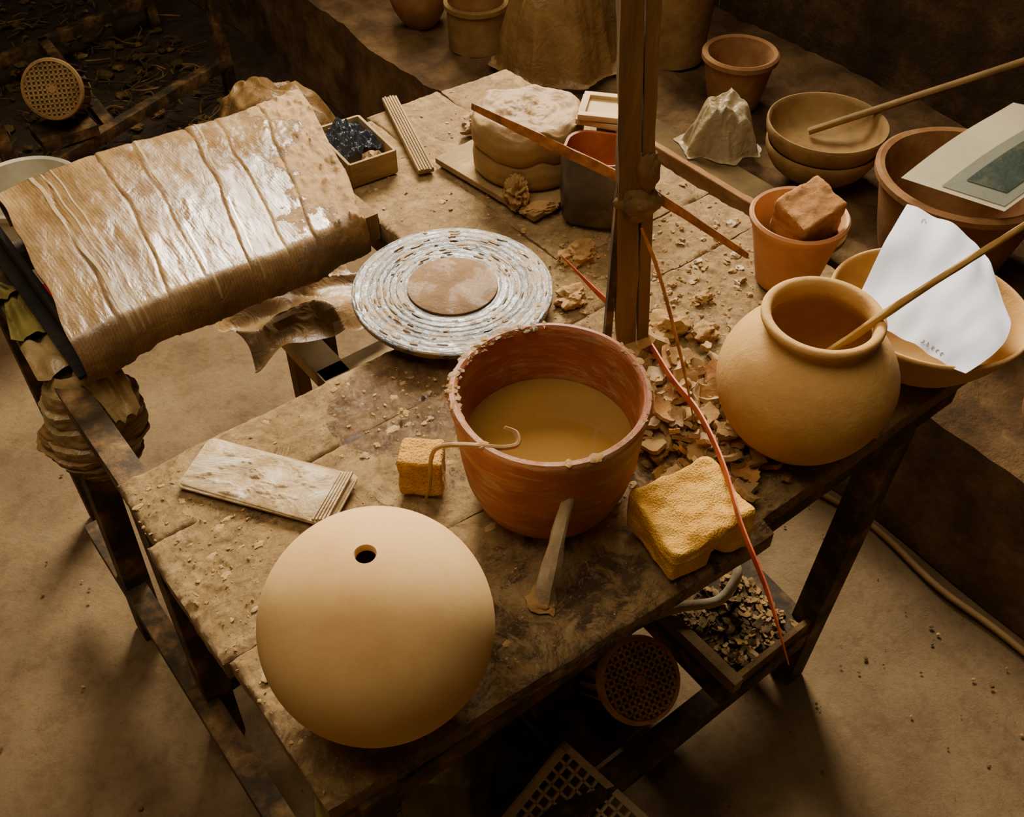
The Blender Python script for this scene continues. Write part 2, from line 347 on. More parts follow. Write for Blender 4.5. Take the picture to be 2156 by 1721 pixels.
# ------------------------------------------------------------------ table
def qfront(p): return -.064 * p if p < .61 else -.016
def hgt(p, q):
    v = Vector((p, q, 0))
    h = .0008 * noise.fractal(v * 18, .7, 2, 4) + .0011 * noise.fractal(v * 80, .7, 2, 4)
    h += .028 * ell(p, q, .655, .20, .10, .12) * (.6 + .5 * noise.noise(v * 30))
    h += .009 * ell(p, q, .43, .42, .17, .12) * max(0, noise.fractal(v * 42, .6, 2, 5)) 
    h += .005 * ell(p, q, .85, .4, .3, .3) * max(0, noise.fractal(v * 45 + Vector((4, 4, 0)), .6, 2, 5))
    h += .004 * ell(p, q, .0, .3, .12, .5) * max(0, noise.fractal(v * 60 + Vector((4, 9, 0)), .6, 2, 5))
    return h
def tmask(p, q):
    wet = .80 * sm(0, .5, ell(p, q, .42, .43, .18, .12)) + .40 * ell(p, q, .3, .28, .16, .12)
    wet += .25 * ell(p, q, .45, .02, .25, .08)
    dk = .02 + .48 * sm(0, .4, ell(p, q, .38, .04, .42, .14)) + .32 * sm(0, .5, ell(p, q, .3, .36, .22, .2)) + .22 * ell(p, q, .9, .95, .3, .3)
    dk += .3 * ell(p, q, .12, .42, .06, .1)
    dk -= .25 * sm(.1, 0, p)
    return wet, dk
table = empty('potters_wheel_table', ORG, ANG)
def plank(name, p0, p1, qa, qb, zt=TT, th=.026, seed=0):
    mb = MB(); L = p1 - p0
    nu = max(8, int(L / .004)); nv = max(6, int(abs(qb(p0) - qa(p0)) / .004))
    def fn(u, v):
        p = p0 + L * u; q = qa(p) + (qb(p) - qa(p)) * v
        ed = min(u * L, (1 - u) * L, v * abs(qb(p) - qa(p)), (1 - v) * abs(qb(p) - qa(p)))
        if u in (0, 1): p += .0035 * noise.fractal(Vector((p * 5, q * 16, seed)), .9, 2, 5)
        if v in (0, 1): q += .0018 * noise.fractal(Vector((p * 16, q * 5, seed)), .9, 2, 5)
        fill = sm(-.15, .25, noise.noise(Vector((p * 7, q * 7, seed + 3))))
        if p < .06 : fill *= .2
        z = zt + hgt(p, q) - (.004 * (1 - sm(0, .006, ed))) * (1 - .9 * fill)
        return (p, q, z)
    mb.grid(fn, nu, nv, 'table', thick=th)
    return mb.obj(name, (0, 0, 0), 0, table, mask=lambda c: tmask(c.x, c.y), ang=55)
plank('front_board', .000, 1.075, qfront, lambda p: .2110, seed=1)
plank('middle_board', -.008, 1.085, lambda p: .2118, lambda p: .4132, seed=2)
plank('inner_board', .004, 1.08, lambda p: .4140, lambda p: .531, seed=3)
plank('rear_board_1', .583, .7505, lambda p: .532, lambda p: 1.10, seed=4)
plank('rear_board_2', .7515, .915, lambda p: .532, lambda p: 1.115, seed=5)
plank('rear_board_3', .916, 1.08, lambda p: .532, lambda p: 1.105, seed=6)
mb = MB()
def bar(a, b, w=.04, k='steel'):
    a = Vector(a); b = Vector(b); d = (b - a); L = d.length; z = d.normalized()
    up = Vector((0, 0, 1)) if abs(z.z) < .9 else Vector((0, 1, 0))
    x = up.cross(z).normalized(); y = z.cross(x)
    m = Matrix((x, y, z)).transposed().to_4x4(); m.translation = (a + b) / 2
    mb.box((0, 0, 0), (w, w, L), k, xf=m, sub=0, bev=.003)
zt = .650
bar((.03, .01, zt), (1.05, .01, zt)); bar((.03, .01, zt), (.03, 1.16, zt)); bar((1.05, .01, zt), (1.05, 1.08, zt))
bar((.60, 1.08, zt), (1.05, 1.08, zt)); bar((.60, .45, zt), (.60, 1.16, zt)); bar((.03, 1.16, zt), (.60, 1.16, zt)); bar((.03, .50, zt), (1.05, .50, zt))
bar((.05, .03, 0), (.05, .03, .67), .045); bar((.02, .55, 0), (.03, .51, .67), .045); bar((0, .83, 0), (.03, .83, .67), .045)
bar((.03, 1.15, 0), (.03, 1.15, .67)); bar((.89, .015, 0), (.955, .015, .67), .045); bar((1.0, 1.08, 0), (1.03, 1.08, .67)); bar((.60, 1.15, 0), (.60, 1.15, .67))
zl = .14
bar((.0, .02, zl), (.0, 1.0, zl)); bar((.0, .015, zl), (.89, .015, zl)); bar((.89, .015, zl), (.98, 1.08, zl)); bar((.70, .02, zl), (.72, .9, zl)); bar((0, .55, zl), (.9, .60, zl), .035)
mb.obj('steel_frame', (0, 0, 0), 0, table)
mb = MB()
prof = [(0, -.012), (.148, -.012), (.151, -.008), (.151, -.001), (.149, .001)]
r = .148
while r > .069:
    prof.append((r, .0012 + .0003 * math.sin(r * 700) + .0002 * math.sin(r * 1900 + 1))); r -= .001
prof += [(.0685, .0005)]
mb.lathe(prof, 'wheel', 128, wob=.0)
mb.lathe([(.068, 0), (.068, .004), (.066, .005), (.03, .0055), (0, .0055)], 'bat', 96)
mb.lathe([(.0, -.3), (.02, -.3), (.02, -.012), (.0, -.012)], 'steel', 24)
mb.lathe([(.0, -.3), (.09, -.3), (.1, -.29), (.1, -.27), (.09, -.26), (.02, -.26)], 'steel', 48)
for i in range(110):
    a = U(0, 6.28); rr = U(.075, .145); mb.blob((0, 0, 0), (U(.001, .003), U(.003, .012), U(.001, .002)), 'claywet', 1, .5, 1.5, i, xf=RZ(math.degrees(a)) @ T(rr, 0, .0015))
mb.obj('wheel_head', (.553, .556, .735), 0, table)
def grille_motor(mb, xf, R0, L, kb, kg, kd):
    s = R0 / .075
    mb.lathe([(0, -L), (R0 * .8, -L), (R0 * .83, -.02), (R0 * .95, -.015), (R0, 0), (R0 * .97, .008), (R0 * .88, .01), (R0 * .86, .004), (0, .004)], kb, 48, xf)
    mb.lathe([(0, .0045), (R0 * .85, .0045)], kd, 32, xf)
    for i in range(20):
        mb.box((0, 0, 0), (.018 * s, .003, L * .75), 'steel', xf=xf @ RZ(i * 18) @ T(R0 * .86, 0, -L * .5))
    st = R0 * .15
    for i in range(-5, 6):
        h = math.sqrt(max(0, (R0 * .86) ** 2 - (i * st) ** 2)) * 2
        if h > .01: mb.box((i * st, 0, .007), (st * .42, h, .003), kg, xf=xf); mb.box((0, i * st, .007), (h, st * .42, .003), kg, xf=xf)
    mb.lathe([(0, .009), (R0 * .12, .009), (R0 * .14, .006)], kg, 16, xf)
mb = MB()
axis = Vector((.28, -.55, .79)).normalized()
axl = Matrix.Rotation(-ANG, 3, 'Z') @ axis
mx = axl.to_track_quat('Z', 'Y').to_matrix().to_4x4(); mx.translation = (.526, .062, .295)
grille_motor(mb, mx, .068, .15, 'rustgrille', 'rustgrille', 'black')
mb.box((.47, .16, .24), (.14, .02, .16), 'steel'); mb.box((.47, .12, .17), (.16, .16, .012), 'steel')
mb.obj('motor', (0, 0, 0), 0, table)

# ------------------------------------------------------------------ wooden post
mb = MB()
post_base = W(.696, .311, TT - .02)
def leaned(z): return post_base + Vector((-.066, 0, 1)) * z
for (off, w, dd, sd) in ((-.009, .027, .038, 1), (.0145, .0155, .034, 5)):
    vs = []; fs = []; n = 90; H = 1.75
    for i in range(n + 1):
        z = H * i / n; c = leaned(z)
        for (sx, sy) in ((-1, -1), (1, -1), (1, 1), (-1, 1)):
            v = c + Vector((off + sx * w / 2, sy * dd / 2, 0)); v += Vector((noise.noise(Vector((sx * 3 + sd, sy * 3, z * 14))), noise.noise(Vector((sx * 5, sy * 2 + sd, z * 14 + 5))), 0)) * .0035
            vs.append(v)
    for i in range(n):
        for m in range(4): fs.append((i*4+m, i*4+(m+1) % 4, (i+1)*4+(m+1) % 4, (i+1)*4+m))
    fs += [(3, 2, 1, 0), tuple(n*4 + m for m in range(4))]
    mb.add(vs, fs, 'wood')
mb.box(leaned(.6) + Vector((.002, .004, 0)), (.010, .026, 1.2), 'steel')
mb.blob(leaned(.285) + Vector((.004, -.008, 0)), (.030, .024, .026), 'wood', 4, .2, 1.3, 4)
mb.blob(leaned(.33) + Vector((.014, -.012, 0)), (.015, .015, .03), 'wood', 4, .2, 1.3, 9)
mb.blob(leaned(.03), (.045, .04, .03), 'clay', 3, .4, 1.6, 2)
mb.obj('wooden_post', ang=30)

# ------------------------------------------------------------------ clay sphere
mb = MB(); r = .118; a0 = math.asin(.0108 / r); prof = []
for i in range(0, 61):
    a = math.pi - (math.pi - a0) * i / 60; prof.append((max(0, r * math.sin(a)), r + r * math.cos(a)))
prof.append((.0098, 2 * r - .002)); prof.append((.0095, 2 * r - .008))
for i in range(30): 
    a = .1 + (math.pi - .1) * (i / 29); prof.append(((r - .008) * math.sin(a) if i < 29 else 0, r + (r - .008) * math.cos(a)))
mb.lathe(prof, 'sphere', 96, wob=.004, ns=9)
mb.obj('clay_sphere_vessel', W(.122, .079, TT + .001))

# ------------------------------------------------------------------ bucket
mb = MB()
prof = [(0, 0), (.066, 0), (.080, .006), (.092, .022), (.101, .05), (.1075, .085), (.111, .12), (.1135, .15), (.1155, .163), (.118, .17), (.1185, .176), (.116, .181), (.111, .182), (.1075, .178), (.106, .165), (.104, .13), (.101, .09), (.09, .03), (.05, .01), (0, .01)]
def dens(pr, k=3):
    o = []
    for i in range(len(pr) - 1):
        for j in range(k): o.append((pr[i][0] + (pr[i+1][0] - pr[i][0]) * j / k, pr[i][1] + (pr[i+1][1] - pr[i][1]) * j / k))
    return o + [pr[-1]]
mb.lathe(dens(prof), 'bucket', 96, wob=.02, ns=14)
mb.lathe([(.1015, .101), (.08, .1005), (.04, .1), (0, .1)], 'water', 96)
for i in range(90):
    a = math.radians(U(95, 205)) ; mb.blob((U(.109, .115) * math.cos(a), U(.109, .115) * math.sin(a), .180 + U(-.005, .001)), (U(.002, .008), U(.002, .008), U(.001, .003)), 'claywet', 2, .4, 1.5, i)
for i in range(24):
    a = math.radians(U(0, 360)); mb.blob((.114 * math.cos(a), .114 * math.sin(a), .1805), (U(.002, .008), U(.002, .008), .0015), 'clay', 2, .4, 1.5, i + 40)
mb.obj('terracotta_slip_bucket', W(.430, .182, TT + .002))
mb = MB()
mb.sweep([W(.345, .158, .895), W(.353, .148, .889), W(.347, .138, .884), W(.334, .142, .884), W(.322, .155, .882), W(.300, .178, .880), W(.281, .195, .874), W(.276, .203, .850), W(.285, .225, .78), W(.300, .262, .708)],
         [.002, .003, .003, .003, .0028, .0026, .0026, .0024, .0024, .002], 'block', 8, nz=.3)
mb.obj('wire_hook')

# ------------------------------------------------------------------ jar with reed
mb = MB()
prof = [(0, 0), (.045, 0), (.062, .006), (.086, .03), (.104, .06), (.1135, .095), (.111, .125), (.097, .155), (.08, .173), (.0685, .182), (.0655, .188), (.0665, .194), (.0715, .197), (.0745, .202), (.0735, .208), (.069, .210), (.063, .208), (.060, .2), (.0595, .187), (.072, .17), (.09, .15), (.103, .12), (.105, .09), (.09, .045), (.05, .012), (0, .012)]
def smooth_prof(pr, it=2):
    for _ in range(it):
        o = [pr[0]]
        for i in range(len(pr) - 1):
            a, b = pr[i], pr[i+1]; o.append((.75*a[0] + .25*b[0], .75*a[1] + .25*b[1])); o.append((.25*a[0] + .75*b[0], .25*a[1] + .75*b[1]))
        o.append(pr[-1]); pr = o
    return pr
mb.lathe(smooth_prof(prof), 'jar', 96, wob=.008, ns=10)
for i in range(16):
    a = U(2.2, 4.5); mb.blob((.1 * math.cos(a), .1 * math.sin(a), U(.1, .14)), (.002, .002, .0015), 'clay', 1, .5, 1.5, i)
mb.obj('round_clay_jar', W(.752, .06, TT + .001), ang=70)
mb = MB()
k1 = Vector((.7685, .0459, .85)); d = Vector((.0315, -.042, .075))
mb.sweep([W(*(k1 + d * m)) + Vector((0, 0, .004 * math.sin(m * 1.3))) for m in (-.8, .3, 1, 2, 3, 4.5)], [.006, .0055, .005, .0045, .004, .003], 'bamboo', 8, nz=.35, flat=.8)
mb.obj('bamboo_reed')
mb = MB()
prof = [(0, 0), (.05, 0), (.055, .006), (.08, .018), (.112, .055), (.13, .09), (.136, .1), (.134, .105), (.129, .104), (.122, .088), (.1, .05), (.07, .022), (0, .014)]
mb.lathe(smooth_prof(prof), 'jar', 96, wob=.01)
mb.obj('shallow_clay_bowl', W(.99, .05, TT + .004), rot=(math.radians(-2), math.radians(2), 0), ang=70)
mb = MB()
c00, c10, c11, c01 = Vector((.895, .105, .812)), Vector((.905, -.065, .815)), Vector((1.045, -.025, .822)), Vector((1.105, .185, .850))
def pf(u, v):
    a = c00.lerp(c10, u); b = c01.lerp(c11, u); c = a.lerp(b, v)
    c = c + Vector((.05, .0, 0)) * math.sin(math.pi * u) * v + Vector((.01, -.02, 0)) * (4 * v * (1 - v)) * u
    z = c.z + .018 * math.sin(math.pi * v) * (1 - .4 * u) + .009 * noise.noise(Vector((u * 3, v * 3, 2))) + .004 * noise.noise(Vector((u * 8, v * 3, 5)))
    q = W(c.x, c.y, z); return (q.x, q.y, q.z)
mb.grid(pf, 30, 36, 'paper')
for i, (u0, v0) in enumerate(((.60, .03), (.64, .035), (.68, .04), (.72, .04), (.76, .035))):
    pts = []
    for j in range(7):
        a = j * 1.05 + i; pts.append(Vector(pf(u0 + .008 * math.sin(a * 1.7 + i), v0 + .010 * math.cos(a))) + Vector((0, 0, .0008)))
    mb.sweep(pts, .00035, 'ink', 5, sub=4)
pts = [Vector(pf(.14 + .012 * math.cos(a), .86 + .03 * math.sin(a))) + Vector((0, 0, .0008)) for a in [i * .5 for i in range(9)]]
mb.sweep(pts, .00035, 'ink', 5, sub=3)
mb.obj('paper_sheet', ang=80)
mb = MB()
prof = [(0, 0), (.043, 0), (.046, .004), (.052, .03), (.060, .07), (.068, .105), (.073, .113), (.074, .12), (.071, .124), (.067, .122), (.064, .11), (.056, .07), (.048, .03), (0, .012)]
mb.lathe(dens(prof, 3), 'pink', 72, wob=.012)
mb.obj('terracotta_cup', W(.995, .285, TT + .003))
mb = MB(); mb.box((0, 0, 0), (.078, .066, .090), 'brick', sub=22, nz=.003, ns=45, bev=.003)
mb.obj('brick_chunk', W(1.0, .275, TT + .118), rot=(math.radians(14), math.radians(-16), ANG + math.radians(-8)), ang=60)

# ------------------------------------------------------------------ sponges
mb = MB()
mb.box((0, 0, .034), (.118, .098, .066), 'sponge', sub=34, nz=.003, ns=26, bev=.007, seed=3)
o = mb.obj('yellow_sponge', W(.517, .02, TT + .004), rz=ANG + math.radians(-9), ang=70)
for v in o.data.vertices:
    x, y, z = v.co
    if z > .04:
        v.co.z += .008 * noise.noise(v.co * 24) + .006 * sm(.0, .05, y) - .006 * sm(.02, -.04, x) * sm(.03, -.03, y) + .004 * noise.noise(v.co * 60)
    if y < -.03: v.co.y += .016 * math.exp(-((x - .012) / .012) ** 2) * sm(.05, .0, z)
    v.co.x += .004 * noise.noise(Vector((y * 20, z * 25, 3)))
mb = MB(); mb.box((0, 0, .031), (.054, .046, .060), 'sponge2', sub=18, nz=.0018, ns=50, bev=.004, seed=8)
mb.obj('small_sponge', W(.314, .288, TT + .004), rz=math.radians(-4), ang=70)

# ------------------------------------------------------------------ slip covered palette plate
mb = MB()
def rrect(L, Wd, r, n=8):
    o = []
    for cx, cy, a0 in ((L/2-r, Wd/2-r, 0), (-L/2+r, Wd/2-r, 90), (-L/2+r, -Wd/2+r, 180), (L/2-r, -Wd/2+r, 270)):
        for i in range(n + 1): a = math.radians(a0 + 90 * i / n); o.append((cx + r * math.cos(a), cy + r * math.sin(a)))
    return o
def slab(L, Wd, r, z0, z1, k, xf=None):
    o = rrect(L, Wd, r); N = len(o); i2 = [(x * .985, y * .96) for x, y in o]
    vs = [(x, y, z0) for x, y in o] + [(x, y, z1 - .001) for x, y in o] + [(x, y, z1) for x, y in i2]
    fs = [tuple(reversed(range(N))), tuple(2*N + i for i in range(N))] + [(i, (i+1) % N, N + (i+1) % N, N + i) for i in range(N)] + [(N + i, N + (i+1) % N, 2*N + (i+1) % N, 2*N + i) for i in range(N)]
    mb.add(vs, fs, k, xf)
slab(.215, .086, .008, 0, .0035, 'plate'); slab(.210, .082, .008, .0035, .0055, 'plate', RZ(-1))
for i in range(5): mb.box((.084 + i * .0042, -.001, .0070 + .001 * i), (.0026, .078, .004), 'plate', xf=RZ(1.2 * (i - 3) * .3))
mb.grid(lambda u, v: (-.10 + .178 * u, -.038 + .076 * v, .0054 + .0055 * max(0, noise.fractal(Vector((u * 4, v * 3, 4)), .7, 2, 6)) * (math.sin(math.pi * u) * math.sin(math.pi * v)) ** .3), 130, 60, 'plate')
mb.obj('slip_palette', W(.157, .408, TT + .008), rot=(math.radians(2), 0, ANG + math.radians(-56)), ang=35)

# ------------------------------------------------------------------ clay stake
mb = MB()
mb.sweep([W(.322, .056, TT - .002), W(.333, .062, .735), W(.354, .073, .775), W(.380, .088, .815), W(.398, .094, .845)], [.0135, .0120, .0095, .0075, .0048], 'grey', 14, nz=.35)
mb.blob(W(.322, .056, TT + .004), (.018, .018, .007), 'clay', 3, .4)
mb.obj('clay_coated_stake')

# ------------------------------------------------------------------ rear table things
mb = MB(); mb.box((0, 0, .006), (.20, .25, .012), 'board', sub=24, nz=.001, bev=.002)
mb.obj('bat_board', W(.865, .775, TT + .007), rz=ANG + math.radians(6))
mb = MB()
prof = [(0, 0), (.088, 0), (.094, .008), (.095, .03), (.092, .046), (.088, .049), (.0915, .052), (.096, .062), (.097, .085), (.093, .1), (.084, .106)] + [(.084 - .006 * i, .107 + .001 * math.sin(i)) for i in range(1, 14)] + [(0, .107)]
mb.lathe(dens(prof, 4), 'block', 96, wob=.06, ns=9, wz=.012)
for v_ in mb.v:
    if v_.z > .09: v_.z += .006 * noise.fractal(v_ * 22, .8, 2, 5)
mb.obj('clay_block', W(.868, .77, TT + .021), ang=60)
mb = MB(); mb.blob((0, 0, .02), (.05, .035, .022), 'block', 4, .4, 1.6, 5, flat=0); mb.obj('clay_lump', W(.90, .92, TT + .003), rz=.5)
mb = MB(); mb.blob((0, 0, .024), (.018, .026, .028), 'clay', 5, .5, 1.9, 3, flat=0, ridg=True); mb.blob((.03, -.03, .008), (.03, .014, .010), 'clay', 4, .4, 1.8, 6, flat=0, ridg=True)
mb.obj('crumpled_rag', W(.785, .695, TT + .008), rz=.3)
mb = MB()
def rbox(w, d, r, z, ox=0, oy=0):
    return [(x + ox, y + oy, z) for x, y in rrect(w, d, r, 6)]
rings = [rbox(.085, .07, .02, 0), rbox(.10, .085, .025, .01), rbox(.112, .095, .03, .07), rbox(.114, .10, .035, .112, 0, .008), rbox(.112, .10, .035, .122, 0, .012)]
inn = [rbox(.104, .092, .032, .121, 0, .012), rbox(.104, .088, .028, .08), rbox(.09, .07, .02, .03)]
def loft(rs, k, close0=False, close1=False):
    N = len(rs[0]); vs = [v for r_ in rs for v in r_]; fs = [(i*N+m, i*N+(m+1) % N, (i+1)*N+(m+1) % N, (i+1)*N+m) for i in range(len(rs)-1) for m in range(N)]
    if close0: fs.append(tuple(reversed(range(N))))
    if close1: fs.append(tuple((len(rs)-1)*N + m for m in range(N)))
    mb.add(vs, fs, k)
loft(rings, 'greyblack', True); loft([rings[-1]] + inn, 'orange', False, True)
mb.obj('plastic_tub', W(.872, .598, TT + .004), rz=math.radians(-14), ang=50)
mb = MB(); mb.box((0, 0, .06), (.07, .05, .12), 'block', sub=12, nz=.002, bev=.004); mb.obj('clay_brick', W(.985, .665, TT + .003), rz=ANG)
mb = MB()
for i, (z, a) in enumerate(((0, 0), (.012, 6))):
    x = T(0, 0, z) @ RZ(a)
    for c, d in (((0, .034, .005), (.11, .012, .010)), ((0, -.034, .005), (.11, .012, .010)), ((.05, 0, .005), (.012, .058, .010)), ((-.05, 0, .005), (.012, .058, .010)), ((0, 0, .002), (.10, .06, .002))):
        mb.box(c, d, 'lightwood', xf=x, bev=.0015)
mb.obj('small_wooden_frame', W(.960, .658, TT + .128), rz=ANG + math.radians(-56))
mb = MB()
L, Wd, H = .14, .088, .045
for c, d in (((0, 0, .003), (Wd, L, .006)), ((Wd/2, 0, H/2), (.005, L, H)), ((-Wd/2, 0, H/2), (.005, L, H)), ((0, L/2, H/2), (Wd, .005, H)), ((0, -L/2, H/2), (Wd, .005, H))):
    mb.box(c, d, 'board', bev=.001)
bx = mb.obj('open_box', W(.648, .985, TT + .004), rz=ANG + math.radians(-5))
mb = MB()
mb.grid(lambda u, v: ((u - .5) * .078, (v - .5) * .10 + .015, .034 + .018 * noise.fractal(Vector((u * 3, v * 4, 1)), .7, 2, 4) + .01 * math.sin(u * 3.1)), 40, 50, 'filmdark')
mb.blob((.01, -.05, .022), (.02, .016, .02), 'board', 3, .4, 1.6, 2)
mb.obj('film_scrap', (0, 0, 0), 0, bx, ang=45)
mb = MB()
mb.box((0, 0, .0035), (.268, .030, .007), 'board', sub=20, nz=.0006, bev=.001)
for i in range(6):
    mb.box((U(-.002, .002), (i - 2.5) * .0050, .0085), (.27 + U(-.006, .006), .0036, .003), 'board', bev=.0006)
mb.obj('ribbed_wooden_batten', W(.767, 1.0, TT + .006), rz=ANG + math.atan2(.253, .088))

# ------------------------------------------------------------------ strips on the post
mb = MB()
mb.sweep([W(.612, .575, 1.004), W(.645, .47, .992), W(.676, .368, .98), W(.700, .305, .968), W(.7216, .177, .948), W(.723, .165, .945)], [.006, .009, .009, .009, .006, .002], 'rust', 6, flat=.16, nz=.25)
mb.obj('rusty_strip')
mb = MB()
mb.sweep([W(.690, .470, .783), W(.70, .39, .752), W(.712, .312, .727), W(.660, .20, .75), W(.6278, .120, .768), W(.575, .03, .785), W(.5249, -.0435, .788), W(.49, -.12, .77), W(.462, -.183, .735)], [.001, .006, .007, .007, .007, .007, .0065, .006, .001], 'redstrip', 6, flat=.3, nz=.1)
mb.obj('red_strip')
mb = MB()
mb.sweep([W(.662, .287, .945), W(.668, .26, .90), W(.662, .221, .85), W(.648, .17, .79), W(.633, .130, .742)], [.002, .004, .0045, .004, .002], 'rust', 6, flat=.3, nz=.2)
mb.obj('thin_strip')

# ------------------------------------------------------------------ clay crumbs / shards
mb = MB()
def crumb(p, q, s, k, z=None, flat=.6):
    z = TT + hgt(p, q) if z is None else z
    mb.blob((p, q, z + s * .15), (s * U(.6, 1.3), s * U(.6, 1.3), s * flat * U(.6, 1.1)), k, 2 if s > .004 else 1, .7, 1.6, R() * 90)
def free(p, q):
    if p < 0.0 or p > 1.07 or q < qfront(p) + .01 or q > 1.1: return False
    if q > .52 and p < .6: return False
    for (a, b, r_) in ((.43, .182, .082), (.752, .06, .06), (.122, .079, .03), (.995, .285, .05), (.99, .05, .05), (.547, .549, .15)):
        if (p - a) ** 2 + (q - b) ** 2 < r_ * r_: return False
    return True
def scat(n, cp, cq, sp, sq, s0, s1, ks, flat=.6):
    for c in range(n):
        p = random.gauss(cp, sp); q = random.gauss(cq, sq)
        if free(p, q): crumb(p, q, s0 + (s1 - s0) * R() ** 6, random.choice(ks), flat=flat)
scat(1900, .85, .38, .14, .14, .0006, .006, ['clay', 'clay', 'block'])
scat(500, .66, .2, .09, .09, .0012, .009, ['clay', 'clay', 'block'])
scat(300, .43, .42, .09, .06, .0008, .005, ['claywet', 'claywet', 'clay'], .3)
scat(1600, .3, .3, .25, .2, .0005, .0026, ['clay', 'block'])
scat(900, .8, .8, .18, .2, .0006, .004, ['clay', 'block'])
scat(600, .2, .02, .25, .06, .0005, .0026, ['clay', 'block'])
scat(900, .05, .35, .05, .15, .0005, .0028, ['clay'])
for (p, q, s) in ((.776, .528, .03), (.70, .452, .026), (.765, .31, .034), (.74, .34, .02), (.80, .27, .024), (.86, .33, .016)):
    mb.blob((p, q, TT + s * .3), (s, s * .75, s * .55), 'clay', 4, .45, 1.4, p * 50)
for i in range(16): crumb(U(.9, 1.06), U(.3, .5), U(.004, .008), 'grey' if i % 2 else 'clay')
# flat dried slip splashes
for i in range(300):
    p, q = random.choice([(U(.0, .6), U(.0, .5)), (random.gauss(.4, .1), random.gauss(.42, .06)), (U(0, .15), U(.05, .5)), (U(.6, 1.05), U(.2, 1.0))])
    if not free(p, q): continue
    s_ = .001 + .006 * R() ** 4
    mb.blob((p, q, TT + hgt(p, q) + .0002), (s_ * U(.7, 1.6), s_ * U(.6, 1.1), .0007 + s_ * .06), 'slip', 2, .55, 1.3, i, xf=None)
mb.obj('clay_crumbs', ORG, ANG, ang=35)
mb = MB()
for i in range(250):
    p = random.gauss(.650, .046); q = random.gauss(.150, .062)
    if not free(p, q): continue
    mb.shard(p, q, TT + hgt(p, q) + U(.002, .024), U(.006, .020), random.choice(['clay', 'block', 'block', 'brick']), .8, .006)
mb.obj('dry_clay_shards', ORG, ANG, ang=40)

# ------------------------------------------------------------------ seat wrapped in cardboard
seat = empty('cardboard_wrapped_seat', ORG, ANG)
mb = MB()
A, B, C, D = Vector((.092, 1.165)), Vector((.050, .755)), Vector((.538, .785)), Vector((.655, 1.185))
def seatf(u, v):
    vv = max(0, min(1, (v - .12) / .76)); c = (B.lerp(C, u)).lerp(A.lerp(D, u), vv)
    z = .765 + .012 * math.sin(math.pi * vv) + .010 * math.sin(u * 5.2 + .4)
    y = c.y
    if v < .12: t = (.12 - v) / .12; y -= .022 * math.sin(t * 2.2); z -= .052 * (1 - math.cos(t * 1.9))
    if v > .88: t = (v - .88) / .12; y += .022 * math.sin(t * 2.2); z -= .052 * (1 - math.cos(t * 1.9))
    x = c.x + .008 * noise.noise(Vector((0, v * 5, u * 2)))
    cr = 0
    for u0, a in ((.14, .0015), (.30, .0022), (.42, .0012), (.58, .0025), (.70, .0016), (.83, .0025)):
        w0 = u0 + .012 * math.sin(v * 4 + u0 * 20); cr -= a * math.exp(-((u - w0) / .004) ** 2); cr += a * .8 * sm(w0 - .002, w0 + .01, u) * sm(w0 + .09, w0, u)
    z += cr + .0018 * noise.fractal(Vector((u * 14, v * 4, 3)), .7, 2, 5)
    dirt = sm(.76, 1, u + .12 * noise.noise(Vector((u * 5, v * 6, 0))))
    z += dirt * .008 * max(0, noise.fractal(Vector((u * 30, v * 22, 6)), .7, 2, 5)) 
    edge = .005 * noise.fractal(Vector((u * 6, 0, 9)), .9, 2, 5) * sm(.12, 0, v)
    return (x, y + edge * .6, z + edge)
mb.grid(seatf, 220, 110, 'card', thick=.006)
mb.obj('cardboard_cover', (0, 0, 0), 0, seat, mask=lambda c: (sm(.40, .60, c.x - .3 * (c.y - .9) + .1 * noise.noise(c * 9)) * .95, 0), ang=60)
mb = MB()
for (ua, ub, w_) in ((.10, .17, .006), (.13, .20, .003), (.16, .22, .0025), (.42, .45, .004), (.62, .60, .003)):
    def tf(u, v, ua=ua, ub=ub, w_=w_):
        vv = .02 + .93 * v; q = seatf(max(0, min(1, ub + (ua - ub) * v + (u - .5) * w_ * 2 + .003 * math.sin(v * 9))), vv); return (q[0], q[1], q[2] + .0012)
    mb.grid(tf, 2, 70, 'tape')
mb.obj('tape_bands', (0, 0, 0), 0, seat)
mb = MB()
mb.box((.335, .97, .715), (.46, .38, .05), 'wood')
mb.box((.064, .965, .728), (.010, .42, .035), 'black', bev=.002); mb.box((.056, .965, .70), (.03, .43, .006), 'black')
mb.box((.36, 1.16, .69), (.5, .03, .04), 'steel'); mb.box((.33, .82, .69), (.5, .03, .04), 'steel')
mb.obj('seat_base', (0, 0, 0), 0, seat)
mb = MB()
def wrap(cx, cy, z0, z1, ra, rb, k, seed, bands=7):
    """film wound tightly round the corner joint: overlapping slanted turns"""
    def fn(u, v):
        a = 2 * math.pi * u; z = z0 + (z1 - z0) * v
        ph = bands * v * 2 * math.pi + a + 1.8 * noise.noise(Vector((math.cos(a), math.sin(a), v * 3 + seed)))
        turn = ((ph / (2 * math.pi)) % 1.0)
        env = (math.sin(math.pi * (.06 + .9 * v))) ** .45
        r_ = env * (1 + .13 * turn + .30 * noise.noise(Vector((math.cos(a) * .9, math.sin(a) * .9, v * 2.2 + seed))) + .10 * abs(noise.noise(Vector((a * 3, v * 14, seed)))))
        return (cx + ra * r_ * math.cos(a), cy + rb * r_ * math.sin(a), z + .006 * math.sin(a + seed))
    mb.grid(fn, 110, 110, k)
wrap(.046, .805, .455, .678, .066, .060, 'film2', 3)
wrap(.044, .812, .50, .60, .070, .064, 'film', 9, 3)
